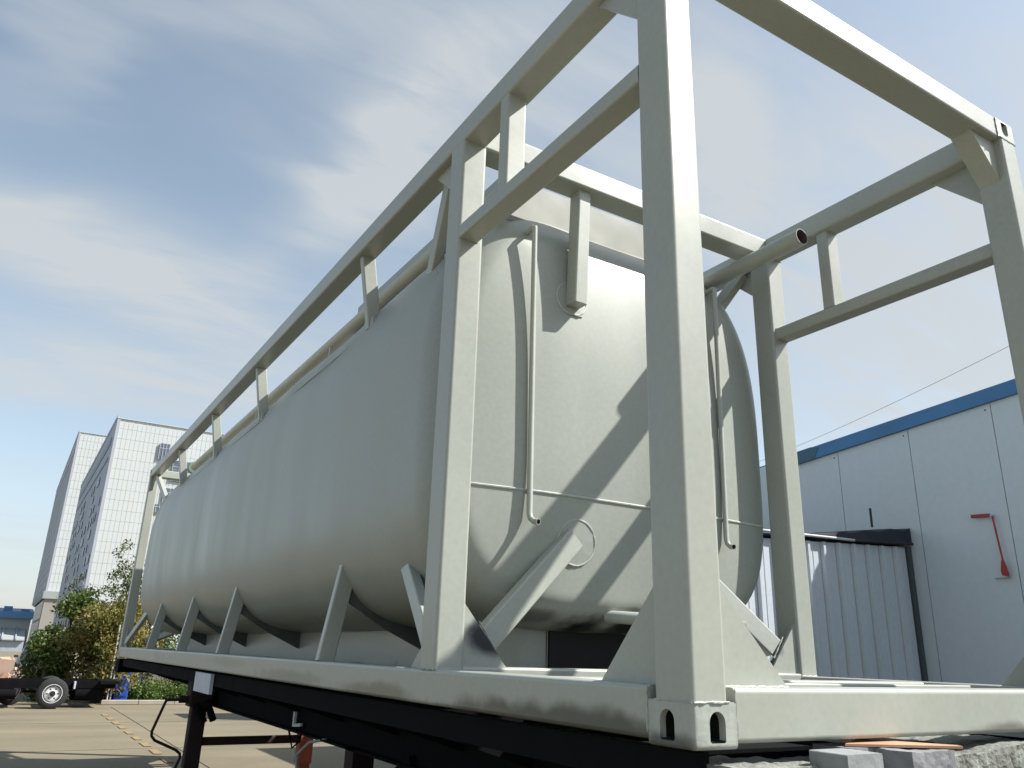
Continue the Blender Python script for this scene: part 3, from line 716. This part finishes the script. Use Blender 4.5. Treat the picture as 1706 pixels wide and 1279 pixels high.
    pts = [(m(x0), heady(x0, 2.49) + .03, 2.485), (m(x0), yy - .012, 2.495), (m(x0), yy - .03, 2.487), (m(x0 + .001), yy - .028, 2.47), (m(x0 + .012), yy - .02, .89), (m(x0 + .013), yy - .03, .862), (m(x0 + .018), yy - .055, .845), (m(x0 + .024), yy - .085, .840)]
    P('drain_pipe', MB().tube(pts, .0155, 14, wall=.003, mi_in=1), [m_paint, m_bored])
    # long vent pipe along the tank shoulder
    vx, vz, vr = (.36, 2.66, .052) if s < 0 else (.41, 2.735, .060)
    pts = [(m(vx), 1.08 if s < 0 else 1.72, vz), (m(vx), 10.75, vz)]
    P('vent_pipe', MB().tube(pts, vr, 28, wall=.005, mi_in=1), [m_paint, m_bored])
    for y in (2.2, 4.6, 7.0, 9.4):
        P('pipe_clip', MB().box(min(m(.352), m(.366)), max(m(.352), m(.366)), y, y + .02, 2.40, 2.68), smooth=0)
    # tank sill under the shell
    P('tank_sill', MB().beam((m(.80), 2.0, .19), (m(.80), 11.2, .19), .16, .36, .01))
    P('sill_end_weld', MB().beam((m(.885), 1.996, .17), (m(.885), 1.996, .36), .006, .006, .002, upv=(0, 1, 0)), m_pale)
frame_fn = frame
both(frame_fn)
P('vent_cap', MB().lathe([(0, -.04), (.085, -.04), (.095, 0), (.085, .05), (.06, .09), (0, .09)], (.41, 10.85, 2.735), axis=1, seg=20), mat('valve_green', (.16, .22, .17), .5))
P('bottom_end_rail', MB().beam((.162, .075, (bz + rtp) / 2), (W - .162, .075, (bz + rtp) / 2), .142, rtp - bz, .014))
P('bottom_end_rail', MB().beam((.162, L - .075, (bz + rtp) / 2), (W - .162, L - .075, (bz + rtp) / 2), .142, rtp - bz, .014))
P('top_end_rail', MB().beam((.162, .079, H - .0635), (W - .162, .079, H - .0635), .148, .125, .014))
P('top_end_rail', MB().beam((.162, L - .075, H - .0635), (W - .162, L - .075, H - .0635), .148, .125, .014))
P('cross_beam', MB().beam((.134, P2 + .079, H - .0705), (W - .134, P2 + .079, H - .0705), .152, .137, .012))
P('cross_beam', MB().beam((.140, P2 + .075, .0925), (W - .140, P2 + .075, .0925), .148, .150, .012))
P('cross_beam', MB().beam((.143, .86, .083), (W - .143, .86, .083), .11, .14, .012))
P('cross_beam', MB().beam((.143, .60, .09), (W - .143, .60, .09), .05, .118, .008))
for y in (4.2, 6.6, 9.0, 11.3):
    P('cross_beam', MB().beam((.143, y, .075), (W - .143, y, .075), .10, .12, .01))
P('sill_gap_shade', MB().box(.886, 1.76, 1.975, 1.985, .02, .40), m_dark, smooth=0)  # added dark sheet standing in for the shaded gap between the sills
P('drain_stub', MB().tube([(1.10, heady(1.1, .44) + .02, .425), (1.18, 1.62, .415), (1.60, 1.28, .385)], .032, 16, wall=.004, mi_in=1), [m_paint, m_bored])
def weld(A, B, r_=.0035, n_=None):
    A, B = Vector(A), Vector(B); n_ = n_ or max(6, int((B - A).length / .011))
    q = [A.lerp(B, i / n_) + Vector((random.uniform(-1, 1), random.uniform(-1, 1), random.uniform(-1, 1))) * .0012 for i in range(n_ + 1)]
    P('weld_bead', MB().tube(q, r_, 6, radii=[r_ * random.uniform(.5, 1.35) for _ in q]), m_cast)
for mx in (0, 1):
    mm = (lambda x: W - x) if mx else (lambda x: x)
    weld((mm(.004), P2, rtp + .001), (mm(.138), P2, rtp + .001)); weld((mm(.001), P2 + .005, rtp), (mm(.001), P2 + .145, rtp))
    weld((mm(.139), P2 + .018, rtp), (mm(.38), P2 + .018, rtp)); weld((mm(.135), .073, rtp), (mm(.46), .073, rtp))
    weld((mm(.140), P2 + .018, rtp), (mm(.140), P2 + .018, .43)); weld((mm(.1365), .073, rtp), (mm(.1365), .073, .49))
    weld((mm(.004), P2, 2.203), (mm(.106), P2, 2.203)); weld((mm(.004), P2, 2.277), (mm(.106), P2, 2.277)); weld((mm(.110), P2, 2.205), (mm(.110), P2, 2.275))
    weld((mm(.010), 1.089, 2.280), (mm(.106), 1.089, 2.280)); weld((mm(.010), 1.089, H - tb - .001), (mm(.106), 1.089, H - tb - .001))
    weld((mm(.110), .153, 2.205), (mm(.110), .153, 2.275)); weld((mm(.134), P2 + .004, H - tb), (mm(.134), P2 + .004, H - .01))
    weld((mm(.004), P2, H - tb - .002), (mm(.136), P2, H - tb - .002))
    weld((mm(.775), heady(.78, 2.03) - .004, 2.030), (mm(.865), heady(.86, 2.03) - .004, 2.030), .005)
    weld((mm(.23), P2 + .036, .36), (mm(.315), P2 + .036, .245), .005)
# ladder-like rod between portal and shell, seen through the portal corner

# corner castings with their oval openings (booleans applied here)
def casting_mesh():
    def bmobj(bm): me = bpy.data.meshes.new('tmp'); bm.to_mesh(me); o = bpy.data.objects.new('tmp', me); S.collection.objects.link(o); return o
    lx, ly, lz = .162, .178, .118
    bm = bmesh.new(); bmesh.ops.create_cube(bm, size=1)
    for v_ in bm.verts: v_.co = Vector(((v_.co.x + .5) * lx, (v_.co.y + .5) * ly, (v_.co.z + .5) * lz))
    es = [e for e in bm.edges if (all(abs(v_.co.x) < 1e-5 and abs(v_.co.y) < 1e-5 for v_ in e.verts)) or all(abs(v_.co.z) < 1e-5 and abs(v_.co.y) < 1e-5 for v_ in e.verts) or all(abs(v_.co.z) < 1e-5 and abs(v_.co.x) < 1e-5 for v_ in e.verts)]
    bmesh.ops.bevel(bm, geom=es, offset=.013, segments=4, affect='EDGES', profile=.5)
    rest = [e for e in bm.edges if e.calc_face_angle(0) > 1.2]
    bmesh.ops.bevel(bm, geom=rest, offset=.0025, segments=2, affect='EDGES')
    bo = bmobj(bm)
    def cut(pts, axis, a, b):
        q = MB().prism(pts, axis, a, b); me = bpy.data.meshes.new('c'); me.from_pydata(q.v, [], q.f)
        b2 = bmesh.new(); b2.from_mesh(me); bmesh.ops.recalc_face_normals(b2, faces=b2.faces); return bmobj(b2)
    def oval(cx_, cz_, w_, h_):
        p = []; r_ = w_ / 2
        for k in range(13): a = math.pi * k / 12; p.append((cx_ + r_ * math.cos(a), cz_ + h_ / 2 - r_ + r_ * math.sin(a)))
        for k in range(7): a = math.pi + math.pi / 2 * k / 6 ; p.append((cx_ - r_ + .008 + .008 * math.cos(a), cz_ - h_ / 2 + .008 + .008 * math.sin(a)))
        for k in range(7): a = 1.5 * math.pi + math.pi / 2 * k / 6; p.append((cx_ + r_ - .008 + .008 * math.cos(a), cz_ - h_ / 2 + .008 + .008 * math.sin(a)))
        return p
    cuts = [cut([(.022, .022), (lx - .01, .022), (lx - .01, lz - .02), (.022, lz - .02)], 1, .024, ly - .012),
            cut(oval(.088, .056, .058, .078), 1, -.05, .06), cut(oval(.100, .057, .058, .078), 0, -.05, .06),
            cut([(x_, y_) for x_, y_ in oval(.081, .089, .06, .11)], 2, -.05, .06)]
    for c in cuts:
        md = bo.modifiers.new('b', 'BOOLEAN'); md.object = c; md.operation = 'DIFFERENCE'; md.solver = 'EXACT'
    dg = bpy.context.evaluated_depsgraph_get(); me = bpy.data.meshes.new_from_object(bo.evaluated_get(dg))
    for o in cuts + [bo]: bpy.data.objects.remove(o)
    return me
cm = casting_mesh(); cv = [tuple(v_.co) for v_ in cm.vertices]; cf = [tuple(p.vertices) for p in cm.polygons]
for mx in (0, 1):
    for my in (0, 1):
        for mz in (0, 1):
            v = [((W - x) if mx else x, (L - y) if my else y, (H - z) if mz else z) for x, y, z in cv]
            q = MB()
            q.add(v, [])
            for fc in cf:
                cc = [sum(cv[i][a] for i in fc) / len(fc) for a in range(3)]
                deep = .020 < cc[0] < .162 - .009 and .0225 < cc[1] < .178 - .011 and .015 < cc[2] < .118 - .019
                q.f.append(fc); q.mi.append(1 if deep else 0)  # cavity faces coloured dark to stand for the shade inside
            P('corner_casting', q, [m_cast, m_dark], smooth=30)
# rough weld beads around the near castings
for mx in (0, 1):
    mm = (lambda x: W - x) if mx else (lambda x: x)
    for pts_ in ([(0.004, -.001, .1175), (.136, -.001, .1175)], [(.1625, .003, .03), (.1625, .003, .15)], [(-.001, .1785, .03), (-.001, .1785, .15)], [(0.002, .004, .1178), (.002, .15, .1178)]):
        A, B = Vector(pts_[0]), Vector(pts_[1]); q = [A.lerp(B, i / 14) for i in range(15)]
        q = [(mm(p.x + random.uniform(-.001, .001)), p.y + random.uniform(-.001, .001), p.z + random.uniform(-.001, .001)) for p in q]
        P('weld_bead', MB().tube(q, .003, 6, radii=[random.uniform(.0015, .0045) for _ in q]), m_cast)
    A, B = Vector((.162, .0, H - .122)), Vector((.162, .0, H - .005))
    P('weld_bead', MB().tube([(mm(A.lerp(B, i / 12).x + random.uniform(-.001, .001)), .002, A.lerp(B, i / 12).z) for i in range(13)], .003, 6, radii=[random.uniform(.0015, .004) for _ in range(13)]), m_cast)
    P('weld_bead', MB().tube([(mm(.135 * i / 12), .003, H - .1175 + random.uniform(-.001, .001)) for i in range(13)], .003, 6, radii=[random.uniform(.0015, .004) for _ in range(13)]), m_cast)

# ================================================================== TRAILER
TR = empty('semi_trailer', 'black skeletal semi trailer carrying the tank container on its legs', 'trailer', (0, 6, -G))
def T(name, mb_, m=None, **k): return obj(name, mb_, m or m_black, TR, **k)
for s_ in (0, 1):
    mm = (lambda x: W - x) if s_ else (lambda x: x)
    def bb(x0, x1, *a): return MB().box(min(mm(x0), mm(x1)), max(mm(x0), mm(x1)), *a)
    side = [(-.0, -.44), (8.7, -.44), (9.7, -.20), (12.5, -.20), (12.5, -.012), (-.0, -.012)]
    T('main_beam_web', MB().prism(side, 0, mm(.745), mm(.757)), smooth=0)
    T('main_beam_flange', MB().prism([(0, -.455), (8.72, -.455), (9.72, -.215), (12.5, -.215), (12.5, -.2), (9.7, -.2), (8.7, -.44), (0, -.44)], 0, mm(.68), mm(.82)), smooth=0)
    T('side_rail', bb(.05, .10, .05, 12.4, -.11, -.01), smooth=0)
    for y in (.9, 1.9, 2.6, 3.5, 4.5, 5.6, 6.7, 7.8, 9.4, 10.6, 11.6):
        T('outrigger', MB().prism([(mm(.74), -.30), (mm(.10), -.10), (mm(.10), -.03), (mm(.74), -.03)], 1, y, y + .012), smooth=0)
    # landing leg
    lx = .565 if not s_ else .545
    T('gearbox', MB().beam((mm(lx), 8.85, -.46), (mm(lx), 8.85, -.10), .26, .26, .02, upv=(0, 1, 0)), m_rust_shade)
    T('twistlock_bracket', bb(.018, .046, 5.84, 6.50, -.175, -.012), m_plate, smooth=0)
    lg = T('landing_leg', MB().beam((mm(lx), 8.85, -1.12), (mm(lx), 8.85, -.40), .17, .17, .014, upv=(0, 1, 0)), m_rust_shade if not s_ else m_redox)  # near leg: same primer, its shade under the container put into the colour
    obj('inner_leg', MB().beam((mm(lx), 8.85, -1.45), (mm(lx), 8.85, -1.10), .14, .14, .012, upv=(0, 1, 0)), m_rust_shade if not s_ else m_redox, lg)
    obj('foot', MB().box(mm(lx) - .15, mm(lx) + .15, 8.7, 9.0, -G + .001, -1.45), m_rust_shade, lg, smooth=0)
    for (yy) in (4.1,):
        T('spring_hanger', bb(.68, .84, yy, yy + .16, -1.0, -.44), m_rust_shade, smooth=0)
    for yw in (.9, 2.2, 3.5):
        for xo in (.18, .50):
            T('trailer_wheel', MB().lathe([(.25, -.12), (.44, -.12), (.49, -.1), (.50, -.02), (.49, .02), (.50, .03), (.49, .1), (.44, .12), (.25, .12)], (mm(xo), yw, -G + .5), axis=0, seg=36), m_tyre)
T('lashing_clip', MB().box(.60, .70, 4.9, 5.0, -.23, -.222), m_plate, smooth=0)
T('hose_bracket', MB().prism([(5.40, -.40), (5.62, -.42), (5.62, -.30), (5.58, -.30), (5.58, -.395), (5.40, -.375)], 0, .70, .72), m_plate, smooth=0)
T('leg_crossbar', MB().beam((.64, 8.85, -.845), (1.80, 8.85, -.845), .09, .09, .02), m_rust_shade)
T('crank_handle', MB().tube([(.45, 8.8, -.385), (.20, 8.78, -.39), (.185, 8.78, -.40), (.085, 8.78, -.72), (.09, 8.78, -.77), (.13, 8.78, -.815), (.37, 8.78, -.92), (.42, 8.78, -.96), (.43, 8.78, -1.0), (.38, 8.78, -1.15)], .016, 10), m_rust_shade)
T('gear_shaft', MB().tube([(.33, 8.8, -.385), (.45, 8.8, -.385)], .04, 12), m_rust_shade)
T('stub', MB().tube([(.50, 8.70, -.44), (.60, 8.60, -.62)], .04, 10), m_black)
T('stub', MB().tube([(.62, 8.70, -.40), (.70, 8.60, -.60)], .04, 10), m_black)
T('air_hose', MB().tube([(.70, 4.75, -.44), (.66, 5.0, -.48), (.60, 5.1, -.58), (.60, 5.05, -.75), (.62, 5.0, -.95)], .011, 8), m_mull)
T('air_hose', MB().tube([(1.64, 8.6, -.45), (1.60, 8.6, -.72), (1.66, 8.6, -.92), (1.74, 8.6, -.85), (1.80, 8.6, -.5)], .014, 8), m_black)
T('front_bolster', MB().box(.0, W, 12.1, 12.5, -.20, -.012), smooth=0)
T('rear_bolster', MB().box(.10, W - .1, .15, .5, -.30, -.03), smooth=0)
T('suspension_bar', MB().beam((.76, 3.2, -.44), (.76, 4.0, -.78), .12, .12, .01), m_black)
for y in (1.5, 5, 7, 9, 11): T('deck_crossmember', MB().box(.76, 1.68, y, y + .1, -.19, -.03), smooth=0)

# ------------------------------------------------------------------ loading ledge and packing blocks under the near corner
def roughbox(x0, x1, y0, y1, z0, z1, nx, ny, nz, amp, seed, topfn=None):
    bm = bmesh.new(); bmesh.ops.create_cube(bm, size=1)
    bm.free()
    mb_ = MB()
    def pt(a, b, c):
        x = x0 + (x1 - x0) * a; y = y0 + (y1 - y0) * b; t_ = topfn(x) if topfn else z1; z = z0 + (t_ - z0) * c
        n_ = noise.noise_vector(Vector((x * 9 + seed, y * 9, z * 9))) * amp + noise.noise_vector(Vector((x * 33 + seed, y * 33, z * 33))) * amp * .9
        return (x + n_.x, y + n_.y, z + n_.z)
    def face(fn, na, nb):
        v = [fn(i / na, j / nb) for i in range(na + 1) for j in range(nb + 1)]
        mb_.add(v, [(i * (nb + 1) + j, (i + 1) * (nb + 1) + j, (i + 1) * (nb + 1) + j + 1, i * (nb + 1) + j + 1) for i in range(na) for j in range(nb)])
    face(lambda a, b: pt(a, 0, b), nx, nz); face(lambda a, b: pt(a, 1, b), nx, nz)
    face(lambda a, b: pt(a, b, 1), nx, ny); face(lambda a, b: pt(a, b, 0), nx, ny)
    face(lambda a, b: pt(0, a, b), ny, nz); face(lambda a, b: pt(1, a, b), ny, nz)
    return mb_
def ledge_top(x): return -.042 + .004 * math.sin(x * 9) + (.0 if x < 1.0 else min(.022, (x - 1.0) * .05))
tag(obj('concrete_ledge', roughbox(.09, 2.9, -.05, .35, -G, -.03, 180, 24, 90, .006, 3, ledge_top), m_rough, at=(1.2, .1, -G), smooth=0), 'rough pitted concrete ledge under the near end of the frame', 'ledge')
tag(obj('packing_block', MB().beam((.49, -.145, -.078), (.49, -.02, -.078), .15, .145, .005), m_block, at=(.49, -.08, -.15), smooth=30), 'grey square steel block under the front rail left of the orange board', 'block')
tag(obj('packing_block', roughbox(.69, .90, -.15, -.02, -.16, -.008, 14, 10, 12, .004, 9), m_blockb, at=(.79, -.08, -.16), smooth=0), 'chipped bluish block carrying the thin orange board', 'block')
tag(obj('orange_board', MB().add([(.60, .0, -.004), (.93, -.16, -.004), (.95, -.13, -.004), (.80, .10, -.004), (.60, .0, .003), (.93, -.16, .003), (.95, -.13, .003), (.80, .10, .003)],
    [(3, 2, 1, 0), (4, 5, 6, 7), (0, 1, 5, 4), (1, 2, 6, 5), (2, 3, 7, 6), (3, 0, 4, 7)]), m_ply, at=(.8, 0, -.004), smooth=0), 'thin orange board lying on the bluish block under the frame', 'board')
tag(obj('wood_wedge', MB().box(.58, .72, -.03, .10, -.030, -.006), m_blockb, at=(.65, .0, -.03), smooth=0), 'thin grey packing strip under the orange board', 'strip')
